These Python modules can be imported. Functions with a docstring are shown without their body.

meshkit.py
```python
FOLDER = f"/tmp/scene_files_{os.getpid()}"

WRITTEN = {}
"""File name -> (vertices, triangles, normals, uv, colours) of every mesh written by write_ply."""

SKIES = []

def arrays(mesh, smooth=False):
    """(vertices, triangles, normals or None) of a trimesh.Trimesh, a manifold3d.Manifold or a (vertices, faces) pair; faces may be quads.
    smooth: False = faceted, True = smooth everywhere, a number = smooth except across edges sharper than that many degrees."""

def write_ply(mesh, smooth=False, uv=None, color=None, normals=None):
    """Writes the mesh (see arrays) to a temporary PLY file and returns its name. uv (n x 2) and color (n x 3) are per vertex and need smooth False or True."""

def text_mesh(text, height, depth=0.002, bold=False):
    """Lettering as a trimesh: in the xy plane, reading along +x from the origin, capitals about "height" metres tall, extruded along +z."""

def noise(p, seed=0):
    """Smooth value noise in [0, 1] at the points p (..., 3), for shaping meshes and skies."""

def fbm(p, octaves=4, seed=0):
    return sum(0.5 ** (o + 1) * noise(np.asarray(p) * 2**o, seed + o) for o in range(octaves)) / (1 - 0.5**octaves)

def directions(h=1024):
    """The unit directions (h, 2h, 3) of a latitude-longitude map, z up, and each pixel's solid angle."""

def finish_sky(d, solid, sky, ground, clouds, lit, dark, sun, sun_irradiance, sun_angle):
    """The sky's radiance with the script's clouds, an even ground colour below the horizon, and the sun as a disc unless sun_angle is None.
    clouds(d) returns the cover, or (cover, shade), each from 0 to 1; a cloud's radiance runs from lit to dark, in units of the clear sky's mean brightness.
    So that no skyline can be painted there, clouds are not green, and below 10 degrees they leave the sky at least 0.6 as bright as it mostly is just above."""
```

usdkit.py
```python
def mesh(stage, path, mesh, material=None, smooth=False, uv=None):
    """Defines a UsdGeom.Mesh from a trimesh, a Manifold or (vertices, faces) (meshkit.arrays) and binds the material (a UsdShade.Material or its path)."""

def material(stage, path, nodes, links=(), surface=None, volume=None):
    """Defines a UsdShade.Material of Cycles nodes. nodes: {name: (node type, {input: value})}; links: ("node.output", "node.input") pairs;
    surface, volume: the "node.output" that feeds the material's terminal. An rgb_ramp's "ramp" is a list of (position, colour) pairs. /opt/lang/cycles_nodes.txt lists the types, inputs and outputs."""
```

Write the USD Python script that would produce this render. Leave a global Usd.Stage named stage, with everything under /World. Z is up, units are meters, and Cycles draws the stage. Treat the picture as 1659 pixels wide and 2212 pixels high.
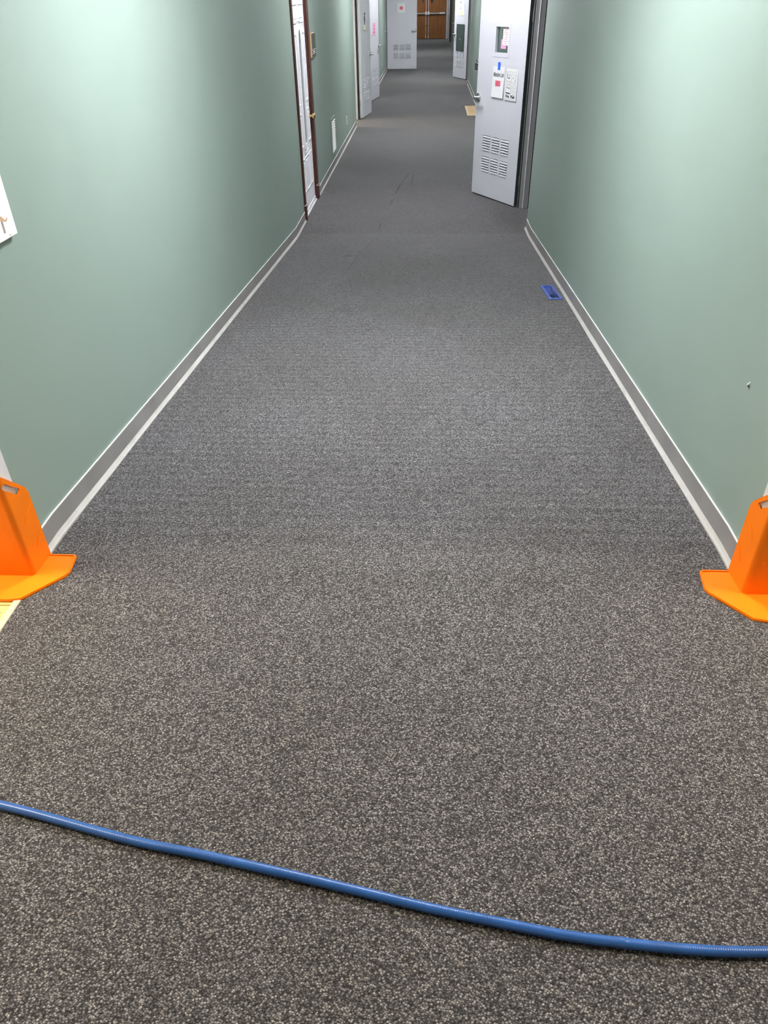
import math, random
import numpy as np, trimesh, manifold3d
import meshkit, usdkit
from pxr import Usd, UsdGeom, UsdShade, UsdLux, Gf, Sdf
from shapely.geometry import Polygon, box as sbox
from shapely.ops import unary_union

stage = Usd.Stage.CreateInMemory()
UsdGeom.SetStageUpAxis(stage, 'Z'); UsdGeom.SetStageMetersPerUnit(stage, 1.0)
UsdGeom.Xform.Define(stage, '/World')
rng = random.Random(7); nrng = np.random.default_rng(7)

# ------------------------------------------------------------------ camera
cam = UsdGeom.Camera.Define(stage, '/World/camera')
cam.CreateHorizontalApertureAttr(36.0); cam.CreateVerticalApertureAttr(48.0)
cam.CreateFocalLengthAttr(36.0 * 1566.05 / 1659)
cam.CreateClippingRangeAttr(Gf.Vec2f(0.05, 200))
RIGHT, DOWN, FWD = (0.99858795, 0.05100339, -0.01485832), (0.01771719, -0.58342633, -0.8119728), (-0.0500821, 0.810563, -0.58350613)
M = Gf.Matrix4d(RIGHT[0], RIGHT[1], RIGHT[2], 0, -DOWN[0], -DOWN[1], -DOWN[2], 0, -FWD[0], -FWD[1], -FWD[2], 0, 0, 0, 1.55, 1)
cam.AddTransformOp().Set(M)
cam.CreateExposureAttr(2.15)

# ------------------------------------------------------------------ light levels
PANEL = 15.0                 # emission of every ceiling panel's diffuser
PANEL_COLOR = (0.975, 0.972, 1.025)
PANEL_Y = {-6.2: .5, 3.45: 1.04, 8.35: .52, 13.5: .85, 18.5: .5, 23.4: .7, 28.5: .3, 33.4: .75, 41.6: .4}     # where the panels hang and how bright each burns
ROOM_WARM = 24.0             # W, lamps in the side rooms whose doors stand open

# ------------------------------------------------------------------ measures of the place
XL, XR = -1.2805, 1.0234     # faces of the corridor's walls
Y1, Y2, DROP = 1.98, 7.40, 0.4323   # the ramp's top, its foot and its fall
FZ = -DROP                   # the lower corridor's floor
CEIL, TH = 2.45, 0.12
YEND, YBACK = 43.40, -8.0
SLOPE = DROP / (Y2 - Y1)
def prof(y): return -SLOPE * (min(max(y, Y1), Y2) - Y1)

# ------------------------------------------------------------------ helpers
LOOK = '/World/Looks/'
UsdGeom.Scope.Define(stage, '/World/Looks')
def mat(name, nodes, links=(), surface='p.BSDF'): return usdkit.material(stage, LOOK + name, nodes, links, surface=surface)
def srgb(r, g, b): return tuple((c / 255 / 12.92) if c / 255 <= .04045 else ((c / 255 + .055) / 1.055) ** 2.4 for c in (r, g, b))
def plain(name, col, rough=.5, metal=0., spec=.5, var=.06, scale=6., bump=0., bscale=150., **kw):
    """a principled surface whose colour is broken up a little by noise"""
    lo, hi = tuple(c * (1 - var) for c in col), tuple(min(1, c * (1 + var)) for c in col)
    n = {'t': ('texture_coordinate', {}), 'n': ('noise_texture', {'scale': scale, 'detail': 4.}), 'r': ('rgb_ramp', {'ramp': [(.3, lo), (.7, hi)]}),
         'p': ('principled_bsdf', {'roughness': rough, 'metallic': metal, 'specular_ior_level': spec, **kw})}
    l = [('t.object', 'n.vector'), ('n.fac', 'r.fac'), ('r.color', 'p.base_color')]
    if bump:
        n['n2'] = ('noise_texture', {'scale': bscale, 'detail': 2.}); n['b'] = ('bump', {'strength': bump, 'distance': .002})
        l += [('t.object', 'n2.vector'), ('n2.fac', 'b.height'), ('b.normal', 'p.normal')]
    return mat(name, n, l)

used = {}
def numbered(path):
    k = used.get(path, 0); used[path] = k + 1
    return path if k == 0 else f'{path}_{k:03d}'
def setd(p, **kw):
    for k, v in kw.items():
        if v: p.SetCustomDataByKey(k, v)
    return p
def thing(name, label, cat, loc=(0, 0, 0), rotz=0., tilt=0., group=None, kind=None):
    x = UsdGeom.Xform.Define(stage, numbered('/World/' + name)); x.AddTranslateOp().Set(Gf.Vec3d(*loc))
    if rotz: x.AddRotateZOp().Set(rotz)
    if tilt: x.AddRotateXOp().Set(tilt)
    return setd(x.GetPrim(), label=label, category=cat, group=group, kind=kind)
def obj(name, m, look, parent=None, smooth=30, label=None, cat=None, group=None, kind=None):
    base = parent.GetPath().pathString if parent is not None else '/World'
    p = usdkit.mesh(stage, numbered(base + '/' + name), m, look, smooth=smooth).GetPrim()
    return setd(p, label=label, category=cat, group=group, kind=kind)
def cat_(*ms): return trimesh.util.concatenate([x for x in ms])
def bx(x0, x1, y0, y1, z0, z1, c=0.):
    x0, x1 = sorted((x0, x1)); y0, y1 = sorted((y0, y1)); z0, z1 = sorted((z0, z1))
    if not c:
        b = trimesh.creation.box((x1 - x0, y1 - y0, z1 - z0)); b.apply_translation(((x0 + x1) / 2, (y0 + y1) / 2, (z0 + z1) / 2)); return b
    c = min(c, .49 * min(x1 - x0, y1 - y0, z1 - z0))
    pts = []
    for x, sx in ((x0, 1), (x1, -1)):
        for y, sy in ((y0, 1), (y1, -1)):
            for z, sz in ((z0, 1), (z1, -1)):
                pts += [(x, y + sy * c, z + sz * c), (x + sx * c, y, z + sz * c), (x + sx * c, y + sy * c, z)]
    return trimesh.convex.convex_hull(np.array(pts))
def cyl(p, q, r, n=16, r2=None):
    p, q = np.array(p, float), np.array(q, float); h = np.linalg.norm(q - p)
    if r2 is None: m = trimesh.creation.cylinder(r, h, sections=n)
    else:
        a = np.linspace(0, 2 * np.pi, n, endpoint=False)
        m = trimesh.convex.convex_hull(np.vstack([np.c_[r * np.cos(a), r * np.sin(a), np.full(n, -h / 2)], np.c_[r2 * np.cos(a), r2 * np.sin(a), np.full(n, h / 2)]]))
    m.apply_transform(trimesh.geometry.align_vectors([0, 0, 1], (q - p) / h)); m.apply_translation((p + q) / 2); return m
def tube(pts, r, n=12):
    pts = np.array(pts, float); t = np.gradient(pts, axis=0); t /= np.linalg.norm(t, axis=1)[:, None]
    r = np.broadcast_to(r, len(pts)); up = np.array([0, 0, 1.]) if abs(t[:, 2]).max() < .9 else np.array([1., 0, 0])
    if abs(t @ up).max() > .95: up = np.array([0, 1., 0])
    s = np.cross(t, up); s /= np.linalg.norm(s, axis=1)[:, None]; u = np.cross(s, t)
    a = np.linspace(0, 2 * np.pi, n, endpoint=False)
    v = (pts[:, None] + r[:, None, None] * (np.cos(a)[None, :, None] * s[:, None] + np.sin(a)[None, :, None] * u[:, None])).reshape(-1, 3)
    f = []
    for i in range(len(pts) - 1):
        for k in range(n):
            a0, a1 = i * n + k, i * n + (k + 1) % n
            f += [(a0, a0 + n, a1 + n), (a0, a1 + n, a1)]
    v = np.vstack([v, pts[0], pts[-1]]); e = len(v) - 2
    for k in range(n):
        f += [(e, k, (k + 1) % n), (e + 1, (len(pts) - 1) * n + (k + 1) % n, (len(pts) - 1) * n + k)]
    m = trimesh.Trimesh(v, np.array(f), process=False); m.fix_normals(); return m
def man(m): return manifold3d.Manifold(manifold3d.Mesh(np.asarray(m.vertices, np.float32), np.asarray(m.faces, np.uint32)))
def tri(M_):
    k = M_.to_mesh(); return trimesh.Trimesh(np.array(k.vert_properties[:, :3]), np.array(k.tri_verts), process=False)
def cut(a, *bs):
    A = man(a)
    for b in bs: A = A - man(b)
    return tri(A)
def join(*bs):
    A = man(bs[0])
    for b in bs[1:]: A = A + man(b)
    return tri(A)
def extr(poly, h): return trimesh.util.concatenate([trimesh.creation.extrude_polygon(g, h, engine='earcut') for g in getattr(poly, 'geoms', [poly])])
def xz(m, y0):
    """a shape extruded from the xy plane along z, set upright: x stays, y becomes z, thickness runs along -y from y0"""
    v = m.vertices.copy(); m = m.copy(); m.vertices = np.c_[v[:, 0], y0 - v[:, 2], v[:, 1]]; return m
def yz(m, x0, sgn):
    """a shape drawn as (y, z) set on a wall at x0, thickness along sgn x"""
    v = m.vertices.copy(); m = m.copy(); m.vertices = np.c_[x0 + sgn * v[:, 2], v[:, 0], v[:, 1]]; m.fix_normals(); return m

# ------------------------------------------------------------------ materials
wall_m = plain('sage_wall_paint', (.262, .336, .289), rough=.42, var=.025, scale=2.0, bump=.06, bscale=260.)
ceil_m = plain('ceiling_tile_white', (.70, .70, .68), rough=.9, var=.04, scale=30.)
base_m = plain('grey_vinyl_base', (.265, .255, .245), rough=.45, var=.10, scale=5.)
toe_m = plain('cream_bead', (.46, .45, .415), rough=.5, var=.08, scale=14.)
cap_m = plain('white_paint_line', (.78, .80, .77), rough=.6, var=.04)
door_m = plain('grey_door_enamel', (.68, .68, .73), rough=.38, var=.03, scale=3., bump=.03, bscale=80.)
dooredge_m = plain('dark_door_edge', (.055, .065, .062), rough=.5, var=.2, scale=9.)
frame_m = plain('grey_frame_enamel', (.31, .305, .312), rough=.4, var=.05)
wframe_m = plain('off_white_frame_enamel', (.66, .65, .66), rough=.4, var=.03)
pframe_m = plain('pale_lavender_frame', (.52, .52, .60), rough=.4, var=.03)
darkdoor_m = plain('navy_black_door_paint', (.012, .014, .022), rough=.35, var=.2)
steel_m = plain('satin_steel', (.62, .61, .59), rough=.28, metal=1., var=.05, scale=30.)
darksteel_m = plain('dark_bronze_steel', (.20, .19, .18), rough=.3, metal=1., var=.1, scale=30.)
brass_m = plain('polished_brass', (.80, .58, .25), rough=.2, metal=1., var=.06, scale=20.)
oldbrass_m = plain('aged_brass', (.28, .20, .11), rough=.35, metal=1., var=.15, scale=20.)
white_m = plain('white_door_paint', (.86, .86, .89), rough=.5, var=.02)
void_m = plain('unlit_room_tone', (.05, .05, .06), rough=.8, var=.1)  # near-black stands in for the darkness of the unlit rooms
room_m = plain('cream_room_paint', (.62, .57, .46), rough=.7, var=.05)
paper_m = plain('white_paper', (.82, .82, .82), rough=.7, var=.015, scale=20.)
pink_m = plain('pink_note_paper', (.86, .20, .28), rough=.7, var=.05, scale=30.)
hotpink_m = plain('bright_pink_paper', (.86, .36, .60), rough=.7, var=.04, scale=30.)
lpink_m = plain('pale_pink_paper', (.86, .72, .74), rough=.7, var=.03, scale=30.)
yellow_m = plain('pale_yellow_note', (.80, .80, .50), rough=.7, var=.04, scale=30.)
ink_m = plain('dark_ink', (.04, .035, .045), rough=.7, var=.1)
red_m = plain('faded_red_ink', (.55, .25, .25), rough=.7, var=.15)
rose_m = plain('rose_ink', (.60, .09, .17), rough=.7, var=.1)
blue_m = plain('blue_masking_tape', (.035, .16, .80), rough=.5, var=.06)
green_m = plain('dark_green_board', (.055, .075, .07), rough=.5, var=.1)
orange_m = plain('orange_plastic', (.98, .215, .0012), rough=.45, spec=.3, var=.03, scale=9., bump=.05, bscale=220., subsurface_weight=.0)
black_m = plain('black_parts_and_gap_shade', (.015, .015, .015), rough=.6)  # also stands for shade in jamb gaps, louver slots and the grille
padlock_m = plain('worn_padlock_steel', (.20, .175, .14), rough=.4, metal=.8, var=.15, scale=40.)
doorglass_m = plain('dark_door_glass', (.05, .055, .07), rough=.15, var=.1)
cream_m = plain('cream_threshold', (.52, .44, .33), rough=.45, var=.08, scale=30.)
bluebox_m = plain('blue_plastic', (.06, .11, .42), rough=.3, var=.06)
blueshade_m = plain('shaded_blue_plastic', (.030, .065, .25), rough=.35, var=.08)  # the box blue, darkened for the shade inside the recess
deep_m = plain('black_box_shade', (.012, .014, .018), rough=.12, var=.1)  # black stands for the shade deep in the floor box
canvas_m = plain('white_canvas', (.84, .82, .78), rough=.6, var=.02)
tan_m = plain('tan_print', (.48, .30, .17), rough=.7, var=.25, scale=40.)
greyprint_m = plain('grey_brown_print', (.30, .25, .23), rough=.7, var=.2, scale=40.)
matt_m = plain('tan_cork_mat', (.58, .40, .22), rough=.85, var=.14, scale=14.)
matedge_m = plain('pale_mat_edge', (.66, .52, .36), rough=.8, var=.08, scale=20.)
scuff_m = plain('black_scuff', (.022, .021, .020), rough=.9, var=.2, scale=60.)
plaque_m = plain('dark_grey_plaque', (.06, .06, .055), rough=.4, var=.1)
tanwood_m = plain('light_wood_edge', (.62, .42, .22), rough=.5, var=.1, scale=30.)
glass_m = mat('dark_window_glass', {'g': ('glossy_bsdf', {'roughness': .03, 'color': (.9, .95, .95)}), 't': ('transparent_bsdf', {'color': (.78, .82, .82)}), 'x': ('mix_closure', {'fac': .10})},
              [('t.BSDF', 'x.closure1'), ('g.BSDF', 'x.closure2')], surface='x.closure')

def wood(name, dark, mid, light, axis='z', scale=9., rough=.4):
    sc = {'z': (7., 7., .5), 'x': (.6, 9., 9.), 'y': (9., .6, 9.)}[axis]
    return mat(name, {'t': ('texture_coordinate', {}), 'm': ('mapping', {'scale': sc}), 'n': ('noise_texture', {'scale': scale * .3, 'detail': 6., 'distortion': 1.2}),
                      'n2': ('noise_texture', {'scale': scale * 6, 'detail': 3.}), 'x': ('mix_float', {'fac': .35}), 'r': ('rgb_ramp', {'ramp': [(.3, dark), (.5, mid), (.7, light)]}),
                      'b': ('bump', {'strength': .08, 'distance': .001}), 'p': ('principled_bsdf', {'roughness': rough})},
               [('t.object', 'm.vector'), ('m.vector', 'n.vector'), ('m.vector', 'n2.vector'), ('n.fac', 'x.a'), ('n2.fac', 'x.b'), ('x.result', 'r.fac'), ('r.color', 'p.base_color'), ('x.result', 'b.height'), ('b.normal', 'p.normal')])
oak_m = wood('orange_oak_veneer', (.15, .052, .011), (.235, .088, .019), (.31, .13, .034), 'z')
brown_m = wood('red_brown_trim', (.035, .010, .007), (.075, .020, .013), (.11, .032, .02), 'z', rough=.35)
pine_m = wood('yellow_pine', (.55, .34, .10), (.74, .52, .18), (.80, .60, .25), 'x', rough=.35)

# carpet: loop pile, dark and pale yarn flecks
carpet_m = mat('grey_loop_carpet', {
    't': ('texture_coordinate', {}),
    'm': ('mapping', {'rotation': (0, 0, .45), 'scale': (1.0, 1.25, 1.0)}),
    'v': ('voronoi_texture', {'scale': 218., 'randomness': .8}),
    'h': ('separate_color', {}),
    'r': ('rgb_ramp', {'ramp': [(0., (.062, .060, .063)), (.25, (.108, .104, .108)), (.50, (.178, .173, .177)), (.80, (.287, .279, .279)), (1., (.44, .427, .415))]}),
    'd': ('rgb_ramp', {'ramp': [(0., (1., 1., 1.)), (.34, (.86, .86, .86)), (.62, (.24, .24, .24))]}),
    'x': ('mix_color', {'blend_type': 'multiply', 'fac': 1.}),
    'w': ('noise_texture', {'scale': .9, 'detail': 4., 'roughness': .6}),
    'wr': ('rgb_ramp', {'ramp': [(.3, (.86, .84, .81)), (.7, (1.08, 1.08, 1.10))]}),
    'y': ('mix_color', {'blend_type': 'multiply', 'fac': 1., 'use_clamp': False}),
    'b': ('bump', {'strength': .6, 'distance': .004, 'invert': True}),
    'p': ('principled_bsdf', {'roughness': .85, 'specular_ior_level': .25, 'sheen_weight': .15, 'sheen_roughness': .4})},
    [('t.object', 'm.vector'), ('m.vector', 'v.vector'), ('v.color', 'h.color'), ('h.r', 'r.fac'), ('v.distance', 'd.fac'), ('r.color', 'x.a'), ('d.color', 'x.b'), ('t.object', 'w.vector'), ('w.fac', 'wr.fac'),
     ('x.result', 'y.a'), ('wr.color', 'y.b'), ('y.result', 'p.base_color'), ('v.distance', 'b.height'), ('b.normal', 'p.normal')])

# ------------------------------------------------------------------ the shell
S = 'structure'
REG_C, REG_W, REG_L = (.9285, 5.316), .088, .375     # the blue floor box
REG_T = trimesh.transformations.rotation_matrix(math.radians(2.4), [0, 0, 1])
REG_T = trimesh.transformations.rotation_matrix(-math.atan(SLOPE), [1, 0, 0]) @ REG_T
REG_T[:3, 3] = (REG_C[0], REG_C[1], prof(REG_C[1]))
p2 = [(YBACK, 0), (Y1 - .25, 0), (Y1, -.004)] + [(y, prof(y)) for y in np.linspace(Y1 + .25, Y2 - .25, 9)] + [(Y2, FZ + .004), (Y2 + .25, FZ), (YEND + .2, FZ), (YEND + .2, FZ - .4), (YBACK, FZ - .4)]
fl = extr(Polygon(p2), XR - XL)
v = fl.vertices.copy(); fl.vertices = np.c_[XL + v[:, 2], v[:, 0], v[:, 1]]; fl.fix_normals()
hole = trimesh.creation.box((REG_W - .012, REG_L - .012, .24)); hole.apply_transform(REG_T)
floor = thing('floor', 'grey flecked loop-pile carpet running from the landing down a ramp and along the corridor', 'floor', kind=S)
obj('carpet', cut(fl, hole), carpet_m, floor, smooth=25)
for x0, x1 in ((-.74, -.60), (-.57, -.52), (-.45, -.36), (-.05, .06), (.085, .13), (.16, .25), (.29, .36), (.39, .50), (.53, .60), (.68, .74)):
    y = 6.551; n = 5; xs = np.linspace(x0, x1, n); w = nrng.uniform(.001, .006, n); w[[0, -1]] = .001
    top = [(x, y + a + nrng.normal(0, .002), prof(y) + .0015) for x, a in zip(xs, w)]; bot = [(x, y - a, prof(y) + .0025) for x, a in zip(xs, w)]
    obj('seam_gap', trimesh.Trimesh(np.array(bot + top), [(i, i + 1, n + i + 1) for i in range(n - 1)] + [(i, n + i + 1, n + i) for i in range(n - 1)], process=False), scuff_m, floor, smooth=False)
def ribbon(pts, w):
    pts = np.array(pts, float); t = np.gradient(pts, axis=0); s = np.c_[t[:, 1], -t[:, 0], 0 * t[:, 0]]; s /= np.linalg.norm(s, axis=1)[:, None]
    w = np.broadcast_to(w, len(pts))[:, None] / 2; n = len(pts); v = np.vstack([pts + s * w, pts - s * w])
    return trimesh.Trimesh(v, [(i, i + 1, n + i + 1) for i in range(n - 1)] + [(i, n + i + 1, n + i) for i in range(n - 1)], process=False)
def scuff(pts, w):
    P = np.array(pts); t = np.linspace(0, 1, 9); tt = np.linspace(0, 1, len(P))
    x, y = np.interp(t, tt, P[:, 0]) + nrng.normal(0, .002, 9), np.interp(t, tt, P[:, 1])
    ww = .5 * w * nrng.uniform(.5, 1.2, 9); ww[[0, -1]] = .001
    m = ribbon(np.c_[x, y, [prof(a) + .0015 for a in y]], ww)
    if m.face_normals[0][2] < 0: m.invert()
    obj('scuff_mark', m, scuff_m, floor, smooth=False)
scuff([(-.22, 10.56), (-.318, 9.90), (-.345, 9.6)], .010); scuff([(-.33, 9.75), (-.366, 9.28)], .016); scuff([(-.385, 9.0), (-.405, 8.74)], .014)
scuff([(-.456, 7.948), (-.483, 7.70)], .012); scuff([(-.513, 7.12), (-.56, 6.80)], .012); scuff([(-.572, 6.717), (-.597, 6.53), (-.652, 5.88)], .006); scuff([(-.16, 10.5), (-.19, 9.7)], .012)

H_DOOR = 2.13
def wall(name, label, x0, x1, ya, yb, holes):
    w = bx(x0, x1, ya, yb, FZ - .4, CEIL)
    cs = [bx(x0 - .2, x1 + .2, a, b, z0, z1) for a, b, z0, z1 in holes]
    obj(name, cut(w, *cs), wall_m, None, smooth=False, label=label, cat='wall', kind=S)
SIDE = (0.15, 1.76)
L0 = (8.115, 9.045)
L1, L2, L3 = (14.66, 15.58), (17.32, 18.22), (26.29, 27.2)
R1, R3, R4, R5 = (7.74, 8.63), (21.72, 22.84), (29.4, 30.3), (39.2, 40.15)
zt = FZ + H_DOOR
wall('wall_left', 'sage green painted wall along the left of the corridor', XL - TH, XL, YBACK, YEND, [(*SIDE, -1., 2.1)] + [(*q, FZ - 1., zt) for q in (L1, L2, L3)] + [(*L0, FZ, zt)])
wall('wall_right', 'sage green painted wall along the right of the corridor', XR, XR + TH, YBACK, YEND, [(*SIDE, -1., 2.1)] + [(*q, FZ - 1., zt) for q in (R1, R3, R4, R5)])
END_DOOR = (-1.03, .845)
obj('wall_end', cut(bx(XL - TH, XR + TH, YEND, YEND + .12, FZ - .4, CEIL), bx(*END_DOOR, YEND - .2, YEND + .3, FZ, zt)), wall_m, None, smooth=False, label='green end wall around the far wooden double doors', cat='wall', kind=S)
obj('wall_back', bx(XL - TH, XR + TH, YBACK - .12, YBACK, FZ - .4, CEIL), wall_m, None, smooth=False, label='green wall closing the corridor behind the viewer', cat='wall', kind=S)
obj('ceiling', bx(XL - TH, XR + TH, YBACK - .12, YEND + .12, CEIL, CEIL + .08), ceil_m, None, smooth=False, label='white ceiling over the whole corridor', cat='ceiling', kind=S)

# rooms behind the open doorways: floor, back, sides and lid, open towards the corridor
def side_room(name, label, s, ya, yb, z0, look, depth=2.2, floor_look=None, h=2.4):
    x0 = (XL - TH) if s < 0 else (XR + TH); x1 = x0 + s * depth; o = .06
    m = cat_(bx(x1, x1 + s * o, ya - o, yb + o, z0 - .06, z0 + h), bx(x0, x1, ya - o, ya, z0 - .06, z0 + h), bx(x0, x1, yb, yb + o, z0 - .06, z0 + h), bx(x0, x1, ya, yb, z0 + h, z0 + h + o))
    obj(name, m, look, None, smooth=False, label=label, cat='wall', kind=S)
    if floor_look is not None:
        obj('floor', bx(x0 - s * TH, x1, ya, yb, z0 - .05, z0 - .001), floor_look, None, smooth=False, label='carpet inside ' + label.split('of ')[-1], cat='floor', kind=S)
side_room('wall_room', 'cream inner walls of the left room beside the landing', -1, -.6, 2.6, 0, room_m)
side_room('wall_room', 'cream inner walls of the right room beside the landing', 1, -.6, 2.6, 0, room_m, floor_look=carpet_m)
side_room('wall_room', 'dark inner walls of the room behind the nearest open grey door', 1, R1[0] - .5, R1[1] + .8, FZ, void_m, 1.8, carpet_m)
side_room('wall_room', 'pale inner walls of the room behind the far right open door', 1, R3[0] - .5, R3[1] + .8, FZ, room_m, 1.8, carpet_m)
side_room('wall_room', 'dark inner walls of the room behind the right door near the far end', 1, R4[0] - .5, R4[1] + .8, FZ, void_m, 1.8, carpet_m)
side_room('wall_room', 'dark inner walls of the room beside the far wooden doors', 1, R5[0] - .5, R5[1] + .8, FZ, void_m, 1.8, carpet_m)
side_room('wall_room', 'pale inner walls of the room behind the left door with a yellow note', -1, L1[0] - .5, L1[1] + .7, FZ, room_m, 1.8, carpet_m)
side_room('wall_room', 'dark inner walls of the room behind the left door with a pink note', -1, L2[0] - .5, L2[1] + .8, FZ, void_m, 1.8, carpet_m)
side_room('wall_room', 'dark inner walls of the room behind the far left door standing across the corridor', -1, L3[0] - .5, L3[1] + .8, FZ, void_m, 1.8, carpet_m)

# pine plank floor of the left room and its threshold
pine = thing('floor', 'yellow pine plank floor of the left room beside the landing', 'floor', kind=S)
y = 1.6955
while y > SIDE[0] - .7:
    obj('plank', bx(-3.4, -1.2795, y - .0755, y - .0015, -.03, -.002 + rng.uniform(-.0008, .0004), c=.0012), pine_m, pine, smooth=False); y -= .077
for k in range(9):
    y = 1.6955 + .077 * (k + 1)
    obj('plank', bx(-3.4, XL - TH - .005 if y > SIDE[1] else -1.2795, y - .0755, y - .0015, -.03, -.002 + rng.uniform(-.0008, .0004), c=.0012), pine_m, pine, smooth=False)
for x, y in ((-1.30, 1.585), (-1.36, 1.66), (-1.42, 1.52)):
    obj('knot', cyl((x, y, -.003), (x, y, -.0008), .0035, 12), tanwood_m, pine)
obj('trim_1', bx(-1.2805, -1.257, SIDE[0], SIDE[1], -.02, .0035, c=.002), cream_m, None, label='cream threshold strip between the carpet and the yellow pine floor', cat='threshold', kind=S)

# baseboards: grey strip, cream toe and white line above
def base_run(parent, wallx, s, ya, yb):
    ys = sorted({ya, yb, *[q for q in (Y1 - .25, Y1, Y1 + .25, Y2 - .25, Y2, Y2 + .25) if ya < q < yb], *[q for q in np.arange(math.ceil(ya / .35) * .35, min(yb, 14), .35) if ya < q < yb]})
    def sweep(prof2, wob=0.):
        n = len(prof2); vs = []
        for y in ys:
            wv = wob * (meshkit.noise(np.array([y * 1.7, wallx, 3.])) - .5) * 2
            wz = .4 * wob * (meshkit.noise(np.array([y * 2.1, wallx, 9.])) - .5) * 2
            vs += [(wallx + s * max(o + (wv if o > .006 else 0), 0), y, prof(y) + h + (wz if h > .05 else 0)) for o, h in prof2]
        f = []
        for i in range(len(ys) - 1):
            for k in range(n):
                a, b = i * n + k, i * n + (k + 1) % n
                f += [(a, b, b + n), (a, b + n, a + n)]
        f += [(0, k + 1, k) for k in range(1, n - 1)]; e = (len(ys) - 1) * n; f += [(e, e + k, e + k + 1) for k in range(1, n - 1)]
        m = trimesh.Trimesh(np.array(vs), np.array(f), process=False); m.fix_normals(); return m
    obj('base_strip', sweep([(0, .018), (.0045, .018), (.0042, .0915), (0, .0915)], .0015), base_m, parent, smooth=35)
    obj('toe_bead', sweep([(0, -.004), (.018, -.004), (.0175, .004), (.011, .0085), (.0055, .0185), (0, .0185)], .003), toe_m, parent, smooth=35)
    obj('paint_line', sweep([(0, .0915), (.0048, .0915), (.0045, .0950), (0, .0952)], .0015), cap_m, parent, smooth=35)
bl = thing('baseboard_left', 'grey vinyl cove base with cream toe along the left wall', 'baseboard', kind=S)
for a, b in ((1.83, L0[0] - .078), (L0[1] + .112, L1[0]), (15.66, L2[0]), (18.3, 26.2), (L3[1] + .05, YEND)): base_run(bl, XL, 1, a, b)
br = thing('baseboard_right', 'grey vinyl cove base with cream toe along the right wall', 'baseboard', kind=S)
for a, b in ((1.83, R1[0]), (R1[1] + .02, 15.9), (17.25, R3[0]), (R3[1] + .1, R4[0]), (R4[1] + .05, R5[0]), (R5[1] + .05, YEND)): base_run(br, XR, -1, a, b)
for y, z, l in ((3.36, .030, .07), (3.05, .045, .02)):
    obj('scrape', bx(XL + .0040, XL + .0052, y, y + l, prof(y) + z, prof(y) + z + .004), greyprint_m, bl, smooth=False)

# ------------------------------------------------------------------ doorway frames
def jamb(name, label, s, yj, look, stop_look, a=.008, b=.104, m=.049):
    """far jamb of an opening, its stop and a toned strip for the stop edge, facing the viewer; s = side of the corridor"""
    xw = XL if s < 0 else XR
    t = thing(name, label, 'door frame', (xw, yj, FZ), kind=S)
    obj('jamb', bx(s * a, s * b, -.045, .02, 0, H_DOOR, c=.002), look, t)
    obj('stop', bx(s * (m + .003), s * b, -.062, -.044, 0, H_DOOR, c=.003), look, t)
    obj('stop_edge_tone', bx(s * (m - .005), s * (m + .005), -.066, -.043, 0, H_DOOR - .02, c=.003), stop_look, t)  # added strip; pale over grey it paints the stop edge catching light
    obj('gap_shade', bx(s * .0005, s * a, -.03, .004, 0, H_DOOR), black_m, t, smooth=False); obj('gap_shade', bx(s * b, s * TH, -.03, .004, 0, H_DOOR), black_m, t, smooth=False)  # black fills paint the darkness of the gaps beside the jamb
    obj('head', bx(s * .001, s * TH, -.86, -.045, H_DOOR - .045, H_DOOR - .001, c=.002), look, t)
    return t
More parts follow.
